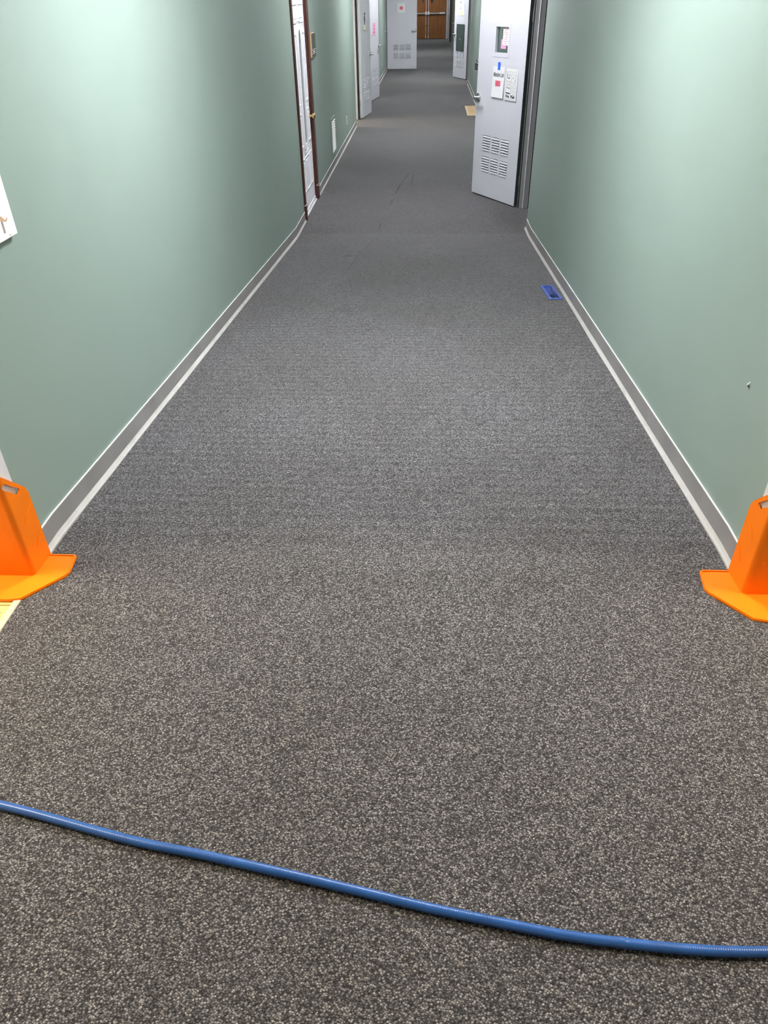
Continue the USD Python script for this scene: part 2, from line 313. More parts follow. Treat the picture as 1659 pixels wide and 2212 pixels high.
jamb('trim_2', 'grey steel frame beside the nearest open grey door on the right', 1, R1[1], frame_m, wframe_m)
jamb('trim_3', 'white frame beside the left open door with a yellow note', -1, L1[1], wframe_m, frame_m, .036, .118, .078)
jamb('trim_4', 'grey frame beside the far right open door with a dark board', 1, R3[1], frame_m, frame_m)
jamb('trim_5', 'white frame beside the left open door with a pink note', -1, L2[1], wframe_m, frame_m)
def casing(name, label, s):
    xw = XL if s < 0 else XR
    t = thing(name, label, 'door frame', (xw, SIDE[1], 0), kind=S)
    obj('casing_board', bx(0, -s * .012, .002, .066, 0, 2.16, c=.003), wframe_m, t)
    obj('casing_board', bx(0, -s * .012, SIDE[0] - SIDE[1] - .06, .066, 2.10, 2.165, c=.003), wframe_m, t)
    obj('jamb', bx(s * .001, s * TH, -.004, .0, 0, 2.1), wframe_m, t)
casing('trim_6', 'white door casing on the left wall beside the left orange stand', -1)
casing('trim_7', 'white door casing on the right wall beside the right orange stand', 1)

# ------------------------------------------------------------------ grey louvred doors
COLS = ((.180, .326), (.356, .506), (.536, .688)); BANKS = ((.273, .432), (.488, .648)); NL = 6
def louvred_door(name, label, hinge, ang, s, W=.863, window='glass', edge=dooredge_m, handle=steel_m, far=False, face=door_m, louvres=True):
    """leaf along local +x from the hinge; its seen face is local y = 0 with the normal s*y, the leaf reaches back .044"""
    t = thing(name, label, 'door', (hinge[0], hinge[1], FZ), rotz=ang, kind=S)
    k = W / .863
    leaf = bx(0, W, 0, -s * .044, .012, H_DOOR - .05, c=.0025); cuts = []
    pitch = (BANKS[0][1] - BANKS[0][0]) / NL
    if louvres:
        for a, b in COLS:
            for z0, z1 in BANKS:
                for i in range(NL):
                    cuts.append(bx(a * k, b * k, s * .01, -s * .034, z0 + i * pitch + .003, z0 + (i + 1) * pitch - .002))
    if window == 'glass': cuts.append(bx(.325 * k, .548 * k, -.1, .1, 1.44, 1.667))
    obj('leaf', cut(leaf, *cuts) if cuts else leaf, face, t, smooth=20)
    if louvres:
        for z0, z1 in BANKS: obj('louver_shade_plate', bx(COLS[0][0] * k - .004, COLS[-1][1] * k + .004, -s * .0325, -s * .030, z0 - .003, z1 + .003), black_m, t, smooth=False)  # black plate paints the darkness inside the louver slots
        for a, b in COLS:
            for z0, z1 in BANKS:
                for i in range(NL):
                    zb = z0 + i * pitch + .002
                    # a pressed hood: lip standing out at the foot, leaning back to a dark slot at the top
                    pr = [(-.003, zb), (.006, zb + .0015), (.0062, zb + .006), (-.004, zb + pitch * .62), (-.008, zb + pitch * .62)]
                    vs = []
                    for e, ix in ((a * k + .001, .004), (b * k - .001, -.004)):
                        vs += [(e + (ix if 0 < j < 4 else 0), s * o, z) for j, (o, z) in enumerate(pr)]
                    obj('louver', trimesh.convex.convex_hull(np.array(vs)), face, t, smooth=25)
    if edge is not None: obj('edge_strip', bx(-.0012, .0005, -s * .002, -s * .042, .014, H_DOOR - .052), edge, t, smooth=False)
    if window == 'glass':
        fr = cut(bx(.297 * k, .590 * k, s * .003, -s * .001, 1.400, 1.702, c=.0012), bx(.325 * k, .548 * k, -.1, .1, 1.44, 1.667))
        obj('window_frame', fr, face, t, smooth=20)
        obj('window_pane', bx(.320 * k, .552 * k, -s * .018, -s * .023, 1.436, 1.671), glass_m, t, smooth=False)
    for z in (.27, 1.77):
        h = obj('hinge', cat_(cyl((-.006, -s * .048, z - .052), (-.006, -s * .048, z + .052), .0075, 10), bx(-.0022, -.0008, -s * .036, -s * .046, z - .05, z + .05)), steel_m, t)
    for sy, y0 in ((s, 0), (-s, -s * .044)):
        h = obj('lever_handle', tube([(W - .045, y0 + sy * .008, 1.005), (W - .045, y0 + sy * .052, 1.005), (W - .055, y0 + sy * .060, 1.005), (W - .11, y0 + sy * .062, 1.004), (W - .165, y0 + sy * .057, 1.001)], (.013, .013, .0135, .0125, .010), 12), handle, t, smooth=50)
        obj('rosette', cyl((W - .045, y0, 1.005), (W - .045, y0 + sy * .012, 1.005), .041, 24), handle, h)
        obj('lock_core', cyl((W - .045, y0 + sy * .045, 1.005), (W - .045, y0 + sy * .068, 1.005), .015, 14), handle, h)
    obj('latch_plate', bx(W - .001, W + .0012, -s * .008, -s * .036, .94, 1.07), steel_m, t, smooth=False)
    return t
d1 = louvred_door('door_1', 'nearest open grey louvred door on the right, with papers taped under its small window', (.976, 8.606), 120.04, 1, handle=steel_m)
d2 = louvred_door('door_2', 'open grey louvred door folded against the left wall, with a yellow note', (-1.236, 15.610), 82.0, -1, edge=wframe_m)
d3 = louvred_door('door_3', 'open pale louvred door folded against the left wall, with a bright pink note', (-1.238, 18.272), 81.4, -1, window=None)
d4 = louvred_door('door_4', 'grey louvred door standing straight across the left half of the far corridor', (-1.265, 26.262), -.9, -1, W=.901, window=None)
d5 = louvred_door('door_5', 'open white louvred door on the far right with a dark green board', (1.013, 22.800), 112.3, 1, window=None)
d6 = louvred_door('door_6', 'open grey door edge-on behind the far right door with a dark board', (1.005, 30.32), 98.5, 1, window=None, louvres=False, face=frame_m)
d7 = louvred_door('door_7', 'open black door beside the far wooden double doors', (1.018, 40.17), 97.0, 1, window=None, louvres=False, face=darkdoor_m, edge=darkdoor_m)
obj('free_edge', bx(.60, .862, .0, .004, .014, H_DOOR - .052), pframe_m, d7, smooth=False)

def on_door(d, name, label, cat, u, z, w, h, s, look, thick=.0012, tilt=0., lift=0., hinge=None, ang=0., group=None):
    """a sheet fixed to a door: a thing of its own whose origin is the sheet's lower corner on the door"""
    a = math.radians(ang); y = s * lift
    loc = (hinge[0] + u * math.cos(a) - y * math.sin(a), hinge[1] + u * math.sin(a) + y * math.cos(a), FZ + z)
    t = thing(name, label, cat, loc, rotz=ang, group=group)
    n = 9; xs = np.linspace(0, w, 4); zs = np.linspace(0, h, n)
    X, Z = np.meshgrid(xs, zs); curl = tilt * (1 - Z / h) ** 2 * h
    F = np.stack([X, s * (curl + thick), Z], -1).reshape(-1, 3); Bk = np.stack([X, s * curl, Z], -1).reshape(-1, 3)
    f = []
    for i in range(n - 1):
        for j in range(3):
            q = i * 4 + j; f += [(q, q + 1, q + 5), (q, q + 5, q + 4)]
    m0 = np.array(f); N = len(F); rim = [j for j in range(4)] + [4 * i + 3 for i in range(1, n)] + [4 * (n - 1) + j for j in (2, 1, 0)] + [4 * i for i in range(n - 2, 0, -1)]
    side = []
    for a_, b_ in zip(rim, rim[1:] + rim[:1]): side += [(a_, b_, N + b_), (a_, N + b_, N + a_)]
    m = trimesh.Trimesh(np.vstack([F, Bk]), np.vstack([m0, m0[:, ::-1] + N, side]), process=False); m.fix_normals()
    obj('sheet', m, look, t, smooth=20)
    return t
def strokes(t, name, segs, look, s, thick=.0012, wd=.003, y=None):
    """inked strokes on a sheet's face, each a slim bar ((x0, z0), (x1, z1))"""
    ms = []
    for (x0, z0), (x1, z1) in segs:
        L_ = math.hypot(x1 - x0, z1 - z0); b = trimesh.creation.box((L_ + wd, .0006, wd)); a = math.atan2(z1 - z0, x1 - x0)
        b.apply_transform(trimesh.transformations.rotation_matrix(-a, [0, 1, 0])); b.apply_translation(((x0 + x1) / 2, s * (thick + .0004) if y is None else y, (z0 + z1) / 2)); ms.append(b)
    return obj(name, cat_(*ms), look, t, smooth=False, kind='stuff' if len(ms) > 1 else None)
def flipx(s, w, x): return x if s < 0 else w - x          # seen from the face, +x runs left on right-hand doors
def lettering(t, text, height, x, z, w, s, look, y, part='lettering', shear=0., bold=False, fit=None):
    m = meshkit.text_mesh(text, height, .0006, bold); v = m.vertices.copy()
    if fit: v[:, 0] *= fit / (v[:, 0].max() - v[:, 0].min())
    v[:, 0] += shear * v[:, 1]
    m.vertices = np.c_[flipx(s, w, x + v[:, 0]), s * (y + v[:, 2]), z + v[:, 1]]; m.fix_normals()
    return obj(part, m, look, t, smooth=False)
K1 = dict(hinge=(.976, 8.606), ang=120.04)
# hand-lettered name sheet, with a pink square and blue tape
w, h = .217, .285
t = on_door(d1, 'name_sheet', 'white sheet with a hand-lettered name and a pink square, taped to the nearest grey door', 'paper', .343, 1.032, w, h, 1, paper_m, tilt=.035, lift=.002, **K1)
lettering(t, 'Meadow Lark', .040, .012, .192, w, 1, ink_m, .0030, shear=.15, fit=.190)
sq = obj('pink_square', bx(flipx(1, w, .062), flipx(1, w, .156), .0052, .0072, .106, .158), pink_m, t, smooth=False)
obj('lettering', cat_(*[bx(flipx(1, w, a), flipx(1, w, b), .0074, .0079, z, z + .007) for a, b, z in ((.085, .128, .139), (.070, .112, .125), (.122, .150, .125), (.075, .140, .113))]), rose_m, sq, smooth=False, kind='stuff')
tp = on_door(d1, 'tape_strip', 'blue masking tape strip holding the hand-lettered sheet', 'tape', .430, 1.288, .043, .069, 1, blue_m, thick=.0012, lift=.0045, **K1)
# fire plan
w, h = .205, .283
t = on_door(d1, 'fire_plan', 'printed white fire plan sheet to the right of the hand-lettered sheet', 'paper', .108, 1.025, w, h, 1, paper_m, tilt=.02, lift=.002, **K1)
lettering(t, 'Fire', .026, .018, .024, w, 1, ink_m, .0072, shear=.05, bold=True, fit=.062); lettering(t, 'Plan', .026, .105, .024, w, 1, ink_m, .0072, shear=.05, bold=True, fit=.075)
def seg(*q): return [((flipx(1, w, a), b), (flipx(1, w, c), d_)) for a, b, c, d_ in q]
yy = .0030
strokes(t, 'plan_border', seg((.012, .012, .190, .012), (.015, .262, .19, .262)), red_m, 1, wd=.0016, y=.0074)
strokes(t, 'plan_lines', seg((.020, .06, .020, .245), (.100, .06, .100, .245), (.185, .06, .185, .245), (.02, .245, .075, .245), (.105, .235, .18, .235), (.105, .20, .15, .20), (.105, .165, .18, .165), (.105, .13, .18, .13), (.105, .095, .18, .095),
        (.02, .14, .10, .14), (.02, .175, .10, .175), (.145, .06, .145, .165), (.04, .16, .06, .172), (.06, .172, .08, .160), (.08, .16, .07, .145), (.07, .145, .045, .147), (.045, .147, .04, .16), (.11, .07, .135, .085), (.11, .105, .13, .12)), greyprint_m, 1, wd=.0012, y=.0066)
strokes(t, 'plan_marks', seg((.030, .215, .030, .235), (.072, .213, .072, .233), (.035, .205, .070, .202), (.030, .117, .085, .112), (.022, .066, .092, .062), (.022, .071, .092, .067), (.13, .212, .14, .205), (.165, .183, .175, .178), (.150, .055, .165, .052), (.165, .15, .17, .15), (.165, .115, .17, .115), (.165, .08, .17, .08)), ink_m, 1, wd=.004, y=.0070)
# notes in the little window
w = .104
t = on_door(d1, 'window_note', 'long pale pink note with red handwriting in the small door window', 'note', .342, 1.506, w, .154, 1, lpink_m, lift=-.016, **K1)
for i in range(8):
    x0, x1 = rng.uniform(.012, .05), rng.uniform(.06, .095)
    strokes(t, 'handwriting', [((flipx(1, w, x0), .02 + i * .016), (flipx(1, w, x1), .02 + i * .016))], red_m, 1, wd=.0032)
t = on_door(d1, 'window_note', 'small bright pink note stuck behind the long pale note in the door window', 'note', .385, 1.476, .090, .082, 1, hotpink_m, lift=-.0176, **K1)
# padlock on the back of the nearest open door
a = math.radians(120.04); ux, uy = math.cos(a), math.sin(a); nx, ny = -math.sin(a), math.cos(a)
def dpt(u, y, z): return (.976 + ux * u + nx * y, 8.606 + uy * u + ny * y, FZ + z)
pl = thing('padlock', 'worn steel padlock hanging from a hasp behind the edge of the nearest grey door', 'padlock', dpt(.940, -.036, 1.20), rotz=120.04)
obj('body', bx(-.026, .026, -.012, .012, .055, .118, c=.005), padlock_m, pl)
obj('band', bx(-.027, .027, -.0125, .0125, .105, .119, c=.003), darksteel_m, pl)
obj('shackle', tube([(-.017, 0, .115), (-.017, 0, .140)] + [(-.017 * math.cos(q), 0, .140 + .017 * math.sin(q)) for q in np.linspace(.3, math.pi - .3, 8)] + [(.017, 0, .140), (.017, 0, .115)], .0042, 10), steel_m, pl, smooth=50)
obj('hasp', cat_(bx(-.17, .004, -.012, -.0085, .136, .162, c=.001), bx(-.004, .004, -.010, .008, .140, .150, c=.001)), steel_m, pl)

# left door with the yellow note
K2 = dict(hinge=(-1.236, 15.610), ang=82.0)
t = on_door(d2, 'note', 'torn pale yellow note under the window of the left grey door', 'note', .30, 1.405, .12, .085, -1, yellow_m, tilt=.1, lift=.002, **K2)
t = on_door(d2, 'window_sign', 'narrow grey notice in the window of the left grey door', 'notice', .40, 1.47, .10, .19, -1, plaque_m, lift=-.016, **K2)
strokes(t, 'notice_lines', [((.02, .15), (.08, .15)), ((.02, .06), (.08, .06)), ((.02, .03), (.08, .03))], paper_m, -1, wd=.012)
K3 = dict(hinge=(-1.238, 18.272), ang=81.4)
w, h = .27, .225
t = on_door(d3, 'note', 'bright pink notice with dark handwriting on the pale left door', 'note', .265, 1.21, w, h, -1, hotpink_m, lift=.002, **K3)
strokes(t, 'handwriting', [((.08, .17), (.17, .175)), ((.06, .12), (.19, .125)), ((.10, .085), (.15, .09)), ((.07, .05), (.20, .055))], rose_m, -1, wd=.016)
K4 = dict(hinge=(-1.265, 26.262), ang=-.9)
t = on_door(d4, 'notice', 'white paper with a red square on the grey door across the corridor', 'paper', .323, 1.447, .225, .237, -1, paper_m, lift=.002, **K4)
obj('red_square', bx(.063, .158, -.0018, -.0034, .075, .156), pink_m, t, smooth=False)
K5 = dict(hinge=(1.013, 22.800), ang=112.3)
w, h = .30, .34
t = on_door(d5, 'notice', 'large white notice with small notes on the far right white door', 'paper', .265, 1.425, w, h, 1, paper_m, lift=.002, **K5)
obj('yellow_note', bx(flipx(1, w, .05), flipx(1, w, .12), .0014, .0024, .012, .12), yellow_m, t, smooth=False)
obj('yellow_note', bx(flipx(1, w, .16), flipx(1, w, .24), .0014, .0024, .010, .10), yellow_m, t, smooth=False)
obj('blue_mark', bx(flipx(1, w, .05), flipx(1, w, .10), .0014, .0020, .27, .305), blue_m, t, smooth=False)
obj('grey_mark', bx(flipx(1, w, .05), flipx(1, w, .09), .0014, .0020, .135, .175), greyprint_m, t, smooth=False)
strokes(t, 'fold_line', [((flipx(1, w, .145), .02), (flipx(1, w, .155), .28))], greyprint_m, 1, wd=.004)
t = thing('door_board', 'dark green board on the lower half of the far right white door', 'board', (1.013, 22.800, FZ), rotz=112.3)
obj('board', bx(.195, .692, .008, .014, .642, 1.24, c=.002), green_m, t, smooth=False)
obj('pin', bx(.425, .455, .014, .020, .895, .925, c=.003), paper_m, t, smooth=False)

# ------------------------------------------------------------------ white panelled door in red-brown trim (left)
XD = XL - .020
dp = thing('door_8', 'white panelled door with a tall arched glass in red-brown trim on the left wall', 'door', (0, 0, 0), kind=S)
ya, yb = L0; zb, zh = FZ + .02, FZ + 2.08
def arch(yc, hw, z0, z1, n=14):
    return Polygon([(yc - hw, z0), (yc + hw, z0)] + [(yc + hw * math.cos(q), z1 - hw * 1.9 + hw * 1.9 * math.sin(q)) for q in np.linspace(0, math.pi, n)])
yc = (ya + yb) / 2 + .01
glass_poly = arch(yc, .075, FZ + .66, FZ + 1.69)
leaf = cut(bx(XD, XD - .044, ya + .004, yb - .004, zb, zh), yz(extr(glass_poly, .2), XD + .05, -1))
obj('leaf', leaf, white_m, dp, smooth=20)
ring = glass_poly.buffer(.045).difference(glass_poly.buffer(-.004)); obj('glass_moulding', yz(extr(ring, .013), XD, 1), white_m, dp, smooth=20)
ring2 = glass_poly.buffer(.085).difference(glass_poly.buffer(.066)); obj('arch_moulding', yz(extr(ring2, .010), XD, 1), white_m, dp, smooth=20)
obj('glass_pane', yz(extr(glass_poly.buffer(.003), .006), XD - .006, 1), doorglass_m, dp, smooth=False)
def raised(y0, y1, z0, z1):
    q = sbox(y0, z0, y1, z1); ring = q.difference(q.buffer(-.013))
    obj('panel_moulding', yz(extr(ring, .010), XD, 1), white_m, dp, smooth=20)
    p_ = obj('panel', bx(XD + .0065, XD - .001, y0 + .034, y1 - .034, z0 + .034, z1 - .034, c=.006), white_m, dp, smooth=20)
for y0, y1 in ((ya + .10, yc - .02), (yc + .02, yb - .10)): raised(y0, y1, FZ + 1.74, FZ + 1.90)
raised(ya + .085, yc - .19, FZ + 1.04, FZ + 1.66); raised(yc + .19, yb - .085, FZ + 1.04, FZ + 1.66)
raised(ya + .085, yc - .19, FZ + .66, FZ + .97); raised(yc + .19, yb - .085, FZ + .66, FZ + .97)
raised(yc - .15, yc + .15, FZ + .22, FZ + .55); raised(ya + .085, yc - .19, FZ + .22, FZ + .55); raised(yc + .19, yb - .085, FZ + .22, FZ + .55)
kb = obj('knob', join(cyl((XD, yb - .075, FZ + .88), (XD + .008, yb - .075, FZ + .88), .034, 24), cyl((XD + .006, yb - .075, FZ + .88), (XD + .035, yb - .075, FZ + .88), .012, 16)), brass_m, dp)
sp = trimesh.creation.icosphere(3, .029); sp.apply_scale((.8, 1, 1)); sp.apply_translation((XD + .052, yb - .075, FZ + .88)); obj('knob_ball', sp, brass_m, kb, smooth=60)
obj('latch_guard', bx(XD - .002, XD + .003, yb - .036, yb - .006, FZ + .72, FZ + 1.09, c=.001), oldbrass_m, dp)
for z in (1.80, 1.02, .25): obj('hinge', cat_(cyl((XD + .006, ya + .006, FZ + z - .06), (XD + .006, ya + .006, FZ + z + .06), .007, 10), bx(XD, XD + .002, ya + .006, ya + .05, FZ + z - .055, FZ + z + .055)), white_m, dp)
obj('sweep', bx(XD, XD + .008, ya + .006, yb - .006, FZ + .015, FZ + .045, c=.002), white_m, dp)
tr = thing('trim_8', 'red-brown wooden trim around the white panelled door on the left', 'door trim', (0, 0, 0), kind=S)
for y0, y1 in ((ya - .076, ya - .002), (yb + .002, yb + .110)):
    obj('casing', bx(XL, XL + .016, y0, y1, FZ + .155, FZ + 2.16, c=.004), brown_m, tr)
    obj('plinth', bx(XL, XL + .022, y0 - .002, y1 + .002, FZ + .002, FZ + .150, c=.003), brown_m, tr)
    obj('plinth_cap', bx(XL, XL + .020, y0, y1, FZ + .149, FZ + .157), wframe_m, tr, smooth=False)
obj('casing', bx(XL, XL + .016, ya - .076, yb + .11, FZ + 2.09, FZ + 2.17, c=.004), brown_m, tr)
for y0, y1 in ((ya - .003, ya + .003), (yb - .003, yb + .003)): obj('jamb', bx(XL - TH, XL + .002, y0, y1, FZ + .0, FZ + 2.1), brown_m, tr, smooth=False)
obj('sill', bx(XL - .06, XL + .004, ya, yb, FZ - .01, FZ + .012, c=.003), wframe_m, tr)

# ------------------------------------------------------------------ far wooden double doors
def wood_door(name, label, x0, x1, meet):
    t = thing(name, label, 'door', (0, 0, 0), kind=S); yf = YEND + .03; s = -1 if meet == x1 else 1
    xw0, xw1 = (meet - .255, meet - .175) if s < 0 else (meet + .175, meet + .270)
    wz0, wz1 = FZ + 1.485, FZ + 1.96
    obj('leaf', cut(bx(x0 + .003, x1 - .003, yf, yf + .045, FZ + .012, FZ + 2.09, c=.002), bx(xw0, xw1, yf - .1, yf + .1, wz0, wz1)), oak_m, t, smooth=20)
    obj('window_frame', cut(bx(xw0 - .02, xw1 + .02, yf - .006, yf + .001, wz0 - .02, wz1 + .02), bx(xw0, xw1, yf - .1, yf + .1, wz0, wz1)), oak_m, t, smooth=20)
    obj('window_pane', bx(xw0 - .005, xw1 + .005, yf + .018, yf + .024, wz0 - .005, wz1 + .005), glass_m, t, smooth=False)
    e = x0 + .06 if s < 0 else x1 - .06
    xm = meet + s * .06
    b = obj('push_bar', bx(xm, e, yf - .075, yf - .045, FZ + 1.025, FZ + 1.085, c=.008), steel_m, t)
    obj('bar_end', bx(e - s * .28, e, yf - .078, yf, FZ + 1.022, FZ + 1.090, c=.008), wframe_m, b)
    obj('latch_case', bx(xm - .045, xm + .05, yf - .09, yf, FZ + .99, FZ + 1.13, c=.012), wframe_m, b)
    r = obj('latch_rod', cat_(cyl((xm, yf - .03, FZ + .03), (xm, yf - .03, FZ + 1.0), .011, 10), cyl((xm, yf - .03, FZ + 1.12), (xm, yf - .03, FZ + 2.05), .011, 10)), wframe_m, t)
    obj('foot_latch', bx(xm - .02, xm + .02, yf - .045, yf, FZ + .02, FZ + .14, c=.006), wframe_m, r)
    for z in (.56, 1.62): obj('rod_guide', bx(xm - .02, xm + .02, yf - .045, yf, FZ + z - .02, FZ + z + .02, c=.004), brass_m, r)
    return t
wood_door('door_9', 'left leaf of the far orange oak double doors, partly hidden by the grey door', END_DOOR[0], -.094, -.094)
wood_door('door_10', 'right leaf of the far orange oak double doors with a push bar', -.094, END_DOOR[1], -.094)
tr = thing('trim_9', 'pale lavender frame around the far wooden double doors', 'door frame', (0, 0, 0), kind=S)
for x0, x1 in ((END_DOOR[0] - .09, END_DOOR[0] - .001), (END_DOOR[1] + .001, END_DOOR[1] + .09)): obj('jamb', bx(x0, x1, YEND - .02, YEND + .03, FZ, FZ + 2.19, c=.004), pframe_m, tr)
obj('head', bx(END_DOOR[0] - .09, END_DOOR[1] + .09, YEND - .02, YEND + .03, FZ + 2.1, FZ + 2.19, c=.004), pframe_m, tr)

# ------------------------------------------------------------------ small things on the walls
t = thing('wall_plaque', 'wood-edged dark grey room plaque with raised lines on the left wall', 'plaque', (XL, 9.22, .97))
obj('backing', bx(.001, .024, 0, .30, 0, .225, c=.002), tanwood_m, t)
f_ = obj('face_panel', bx(.024, .0265, .006, .294, .075, .219), plaque_m, t, smooth=False)
obj('name_strip', bx(.024, .0272, .006, .294, .006, .034), plaque_m, t, smooth=False); obj('name_strip', bx(.024, .0272, .006, .294, .038, .070), black_m, t, smooth=False)
obj('raised_line', bx(.024, .0285, .006, .294, .0705, .0745), paper_m, t, smooth=False); obj('raised_line', bx(.024, .0285, .006, .294, .0345, .0375), paper_m, t, smooth=False)
obj('lettering', cat_(*[bx(.0272, .0282, .05 + .05 * i, .05 + .05 * i + (.03 if i % 2 else .022), .046, .062) for i in range(4)]), paper_m, t, smooth=False, kind='stuff')

t = thing('wall_grille', 'green-painted return-air grille with white slats low on the left wall', 'vent', (XL, 10.76, -.262))
gw, gh = .44, .445
obj('frame', cut(bx(0, .012, 0, gw, 0, gh, c=.002), bx(-.1, .1, .022, gw - .022, .022, gh - .022)), wall_m, t)
obj('duct_shade', bx(.0005, .002, .02, gw - .02, .02, gh - .02), black_m, t, smooth=False)  # flat black sheet paints the dark depth behind the slats
for i in range(13):
    z = .036 + i * .0295
    sl = trimesh.creation.box((.017, gw - .05, .0035)); sl.apply_transform(trimesh.transformations.rotation_matrix(math.radians(40), [0, 1, 0])); sl.apply_translation((.0105, gw / 2, z + .008))
    obj('slat', sl, cap_m, t, smooth=False)
t = thing('outlet', 'white electrical outlet plate low on the left wall', 'outlet', (XL, 12.92, -.108))
obj('plate', bx(0, .006, -.038, .038, -.06, .06, c=.002), cap_m, t)
for z in (-.028, .028): 
    s_ = obj('socket', cyl((.005, 0, z), (.0075, 0, z), .016, 16), wframe_m, t)
    obj('slot', cat_(bx(.0072, .0078, -.008, -.006, z - .004, z + .006), bx(.0072, .0078, .006, .008, z - .004, z + .006)), black_m, s_, smooth=False)
obj('screw', cyl((.005, 0, 0), (.0072, 0, 0), .003, 8), steel_m, t)

t = thing('wall_picture', 'white canvas print with a tan branch motif on the left wall', 'picture', (XL, 1.87, .957))
obj('canvas', bx(0.002, .018, 0, .40, 0, .52, c=.001), canvas_m, t, smooth=False)
obj('branch_print', yz(extr(unary_union([Polygon([(.30, .060), (.335, .052), (.352, .045), (.362, .049), (.366, .056), (.352, .050), (.335, .064), (.30, .078)]), Polygon([(.12, .16), (.30, .06), (.30, .078), (.13, .18)])]), .0006), .018, 1), tan_m, t, smooth=False)
obj('stem_print', yz(extr(unary_union([sbox(.325, .018, .334, .052), sbox(.18, .06, .19, .30), sbox(.352, .004, .356, .008)]), .0006), .0181, 1), greyprint_m, t, smooth=False, kind='stuff')

t = thing('wall_anchor', 'tiny white plastic anchor with a dark tip sticking out of the right wall', 'wall anchor', (XR, 2.133, .536))
obj('peg', cyl((.002, 0, .004), (-.007, 0, -.006), .0024, 10), cap_m, t); obj('tip', cyl((.0, .0, -.011), (-.004, .0, -.010), .0024, 10), black_m, t)
t = thing('door_bumper', 'small round white door bumper on the left wall by the grey door across the corridor', 'door bumper', (XL, 25.59, .569))
obj('plate', cyl((0, 0, 0), (.008, 0, 0), .034, 18), cap_m, t); obj('pad', cyl((.008, 0, 0), (.03, 0, 0), .020, 16), steel_m, t)

# ------------------------------------------------------------------ things on the floor
t = thing('floor_mat', 'tan mat with a pale border on the carpet behind the nearest open door', 'mat', (.772, 15.885, FZ))
obj('border', cut(bx(0, .240, 0, 1.40, 0, .012, c=.003), bx(.030, .5, .03, 1.37, .006, .05)), matedge_m, t)
obj('panel', bx(.031, .238, .031, 1.369, .0055, .0095, c=.001), matt_m, t)

fb = thing('floor_box', 'blue rectangular floor box with a dark recessed middle near the right wall', 'floor box', tuple(REG_T[:3, 3]), rotz=0)
Rm = REG_T.copy(); Rm[:3, 3] = 0
def reg(m): m.apply_transform(Rm); return m
W2, L2_ = REG_W / 2, REG_L / 2
obj('rim', reg(cut(bx(-W2 - .004, W2 + .004, -L2_ - .004, L2_ + .004, -.002, .008, c=.003), bx(-W2 + .014, W2 - .014, -L2_ + .016, L2_ - .016, -.1, .1))), bluebox_m, fb)
obj('well', reg(cut(bx(-W2 + .0075, W2 - .0075, -L2_ + .0075, L2_ - .0075, -.045, -.001), bx(-W2 + .0125, W2 - .0125, -L2_ + .0125, L2_ - .0125, -.040, .1))), blueshade_m, fb, smooth=False)
dm = bx(-W2 + .0135, W2 - .0135, -.002, .002, 0, .20, c=.001); dm.apply_transform(trimesh.transformations.rotation_matrix(math.radians(-69), [1, 0, 0])); dm.apply_translation((0, .080, -.037))
dm = tri(man(dm) ^ man(bx(-W2 + .0135, W2 - .0135, -L2_ + .014, L2_ - .014, -.0355, .02))); obj('far_wall_slope', reg(dm), blueshade_m, fb, smooth=False)  # added slope standing for the lit blue far wall of the recess
obj('bottom_shade', reg(bx(-W2 + .013, W2 - .013, -L2_ + .013, L2_ - .013, -.0397, -.036)), deep_m, fb, smooth=False)  # black sheet paints the shaded bottom of the recess
obj('screw', reg(cyl((-W2 + .005, -L2_ + .006, .007), (-W2 + .005, -L2_ + .006, .010), .0045, 10)), cap_m, fb)

# hose
hp = np.array([(-1.24, .985), (-1.16, .968), (-1.06, .95), (-.974, .933), (-.902, .92), (-.815, .90), (-.686, .871), (-.572, .848), (-.507, .841), (-.42, .826), (-.335, .810), (-.252, .796), (-.171, .780), (-.061, .760), (.026, .742), (.102, .730), (.195, .716),
               (.285, .701), (.349, .694), (.421, .691), (.447, .6885), (.509, .6845), (.598, .683), (.696, .686), (.80, .695), (.90, .712), (.99, .735)])
from scipy.interpolate import make_interp_spline
sarc = np.r_[0, np.cumsum(np.linalg.norm(np.diff(hp, axis=0), axis=1))]
uu = np.linspace(0, sarc[-1], 1500); xy = make_interp_spline(sarc, hp, k=3)(uu)
from scipy.ndimage import gaussian_filter1d
xy = .85 * gaussian_filter1d(xy, 45, axis=0, mode='nearest') + .15 * xy
rr = .0100 + .00022 * np.sin(uu * 2 * np.pi / .0045) + .0009 * np.exp(-((uu - 1.685) / .006) ** 2)
zz = .0106 + .0004 * np.sin(uu * 9)
hose = thing('hose', 'blue ribbed hose lying across the carpet in the foreground', 'hose')
hose_m = plain('blue_hose_rubber', (.024, .098, .32), rough=.32, var=.12, scale=18.)
obj('tube', tube(np.c_[xy, zz], rr, 18), hose_m, hose, smooth=50)
obj('end_fitting', cyl((-1.275, .992, .012), (-1.232, .9835, .012), .0125, 18), steel_m, hose)

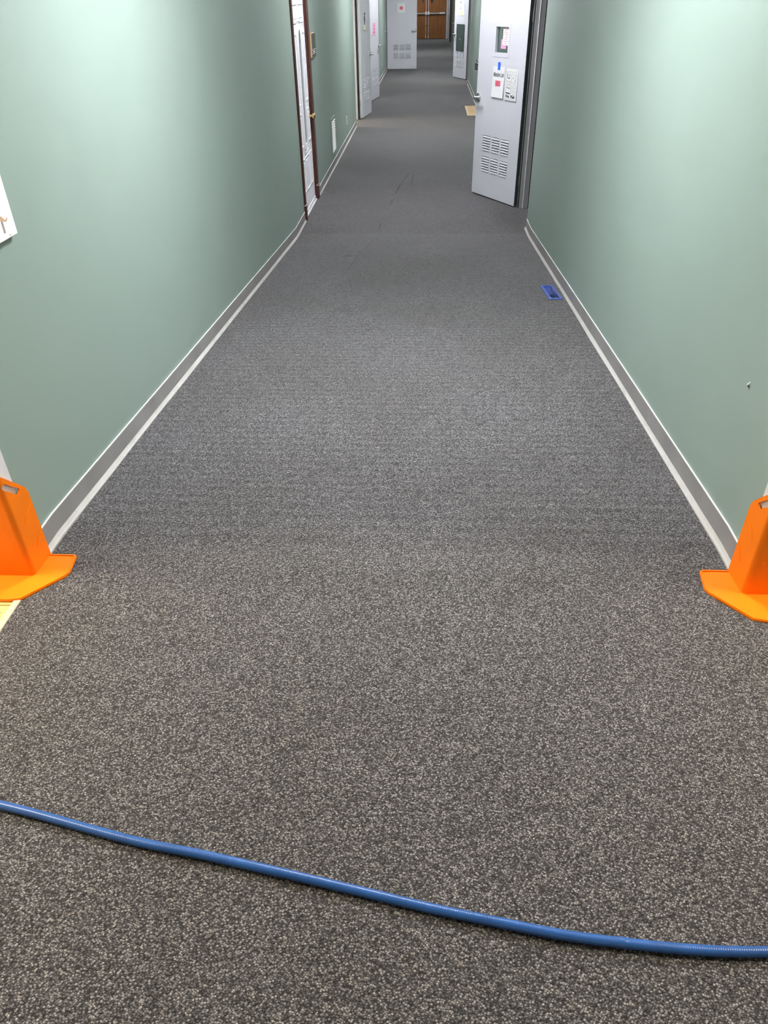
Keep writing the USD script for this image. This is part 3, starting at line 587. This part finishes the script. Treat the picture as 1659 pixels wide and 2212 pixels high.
# orange corner stands: a half cone of folded sheet on a flanged foot, open at the back where it straddles the wall's end
def stand():
    t = thing('safety_stand', 'orange plastic safety stand straddling the left wall corner, on the yellow floor edge', 'safety stand', (-1.387, 1.751, 0), group=None)
    hw, T = .125, .005
    # front panel, crease rounded, and two wings with sloping tops
    def arc(cx, a0, a1, r=.018): return [(cx + math.copysign(1, cx) * 0 + r * math.cos(q), r + r * math.sin(q)) for q in np.linspace(a0, a1, 7)]
    r = .018; outer = [(hw + .006, .113), (hw, r)] + [(hw - r + r * math.cos(q), r + r * math.sin(q)) for q in np.linspace(0, -math.pi / 2, 7)][1:] + [(-hw + r + r * math.cos(q), r + r * math.sin(q)) for q in np.linspace(-math.pi / 2, -math.pi, 7)] + [(-hw - .006, .113)]
    sheet = Polygon(outer).difference(Polygon(outer).buffer(-T)).difference(sbox(-hw + .0, .105, hw - .0, .2))
    if sheet.geom_type != 'Polygon': sheet = max(sheet.geoms, key=lambda g: g.area)
    body = extr(sheet, .40)
    # slanted top: from .385 at the crease down to .276 at the back
    roof = Polygon([(-.05, .390), (.008, .386), (.018, .380), (.102, .290), (.108, .280), (.113, .262), (.2, .18), (.2, .5), (-.05, .5)])
    rf = extr(roof, .6); v = rf.vertices.copy(); rf.vertices = np.c_[v[:, 2] - .3, v[:, 0], v[:, 1]]; rf.fix_normals()
    sl = Polygon([(.012, .351), (.021, .352), (.074, .301), (.075, .296), (.064, .289), (.060, .289), (.010, .340), (.009, .345)]).buffer(.0015)
    so = extr(sl, .6); v = so.vertices.copy(); so.vertices = np.c_[v[:, 2] - .3, v[:, 0], v[:, 1]]; so.fix_normals()
    obj('body', cut(body, rf, so), orange_m, t, smooth=35)
    for s in (-1, 1):
        for pts in ([(.100, .225), (.060, .205), (.045, .185)], [(.100, .125), (.075, .100), (.062, .082)]):
            obj('rib', tube([(s * (hw + .0012 + .005 * p_[0] / .113), p_[0], p_[1]) for p_ in pts], .0010, 6), orange_m, t)
        obj('rivet', cyl((s * (hw - .030), -.0005, .130), (s * (hw - .030), -.0022, .130), .0028, 10), orange_m, t)
    o = Polygon([(hw + .088, .113), (hw + .098, .106), (hw + .108, .020), (hw + .100, .000), (hw + .006, -.112), (hw - .03, -.120), (-hw + .03, -.120), (-hw - .006, -.112), (-hw - .100, .0), (-hw - .108, .020), (-hw - .098, .106), (-hw - .088, .113)])
    inner = Polygon([(hw + .004, .2), (hw - .003, .012), (hw - .02, .003), (-hw + .02, .003), (-hw + .003, .012), (-hw - .004, .2)])
    o = o.buffer(-.008).buffer(.008)
    fl_ = o.difference(inner)
    # dished flange: outer rim low, rising towards the body
    base = extr(fl_, .006); lip = extr(o.buffer(-.002).difference(o.buffer(-.007)).difference(inner.buffer(.002)), .009)
    obj('foot', cat_(base, lip), orange_m, t, smooth=35)
    return t
st = stand()
x = UsdGeom.Xform.Define(stage, numbered('/World/safety_stand')); x.AddTranslateOp().Set(Gf.Vec3d(1.131, 1.741, 0))
x.GetPrim().GetReferences().AddInternalReference(st.GetPath()); x.GetPrim().SetInstanceable(True)
setd(x.GetPrim(), label='orange plastic safety stand straddling the right wall corner', category='safety stand')

# ------------------------------------------------------------------ lamps
lab = {-6.2: 'behind the viewer', 3.45: 'over the ramp', 8.35: 'above the nearest open door', 18.5: 'beyond the left door with a pink note', 28.5: 'beyond the grey door across the corridor', 13.5: 'beyond the nearest open door', 23.4: 'over the far right white door', 33.4: 'far down the corridor', 41.6: 'before the far wooden doors'}
for k, (y, gain) in enumerate(PANEL_Y.items()):
    lamp_m = mat(f'panel_glow_{k}', {'e': ('emission', {'color': PANEL_COLOR, 'strength': PANEL * gain})}, surface='e.emission')
    t = thing('ceiling_light', 'recessed white ceiling light panel ' + lab[y], 'ceiling light', ((XL + XR) / 2, y, CEIL))
    obj('frame', cut(bx(-.31, .31, -.61, .61, -.02, .0, c=.003), bx(-.28, .28, -.58, .58, -.1, .1)), cap_m, t)
    obj('diffuser', bx(-.279, .279, -.579, .579, -.014, -.004), lamp_m, t, smooth=False)
def room_lamp(name, label, x, y, z, w, power, col):
    t = thing(name, label, 'ceiling light', (x, y, z))
    obj('housing', bx(-w / 2 - .02, w / 2 + .02, -w / 2 - .02, w / 2 + .02, .004, .04, c=.004), cap_m, t)
    L_ = UsdLux.RectLight.Define(stage, t.GetPath().pathString + '/glow'); L_.CreateWidthAttr(w); L_.CreateHeightAttr(w); L_.CreateIntensityAttr(power / (w * w * math.pi)); L_.CreateColorAttr(Gf.Vec3f(*col)); 
room_lamp('room_light', 'ceiling light inside the left room beside the landing', XL - 1.2, 1.55, 2.35, .6, ROOM_WARM, (1., .90, .74))
room_lamp('room_light', 'ceiling light inside the right room beside the landing', XR + 1.2, 1.55, 2.35, .6, ROOM_WARM * .75, (1., .90, .76))
room_lamp('room_light', 'ceiling light inside the room behind the left door with a yellow note', XL - 1.2, 15.12, FZ + 2.30, .5, 14., (1., .88, .70))
room_lamp('room_light', 'ceiling light inside the room behind the far right open door', XR + 1.0, 22.4, FZ + 2.30, .5, 6., (1., .95, .9))
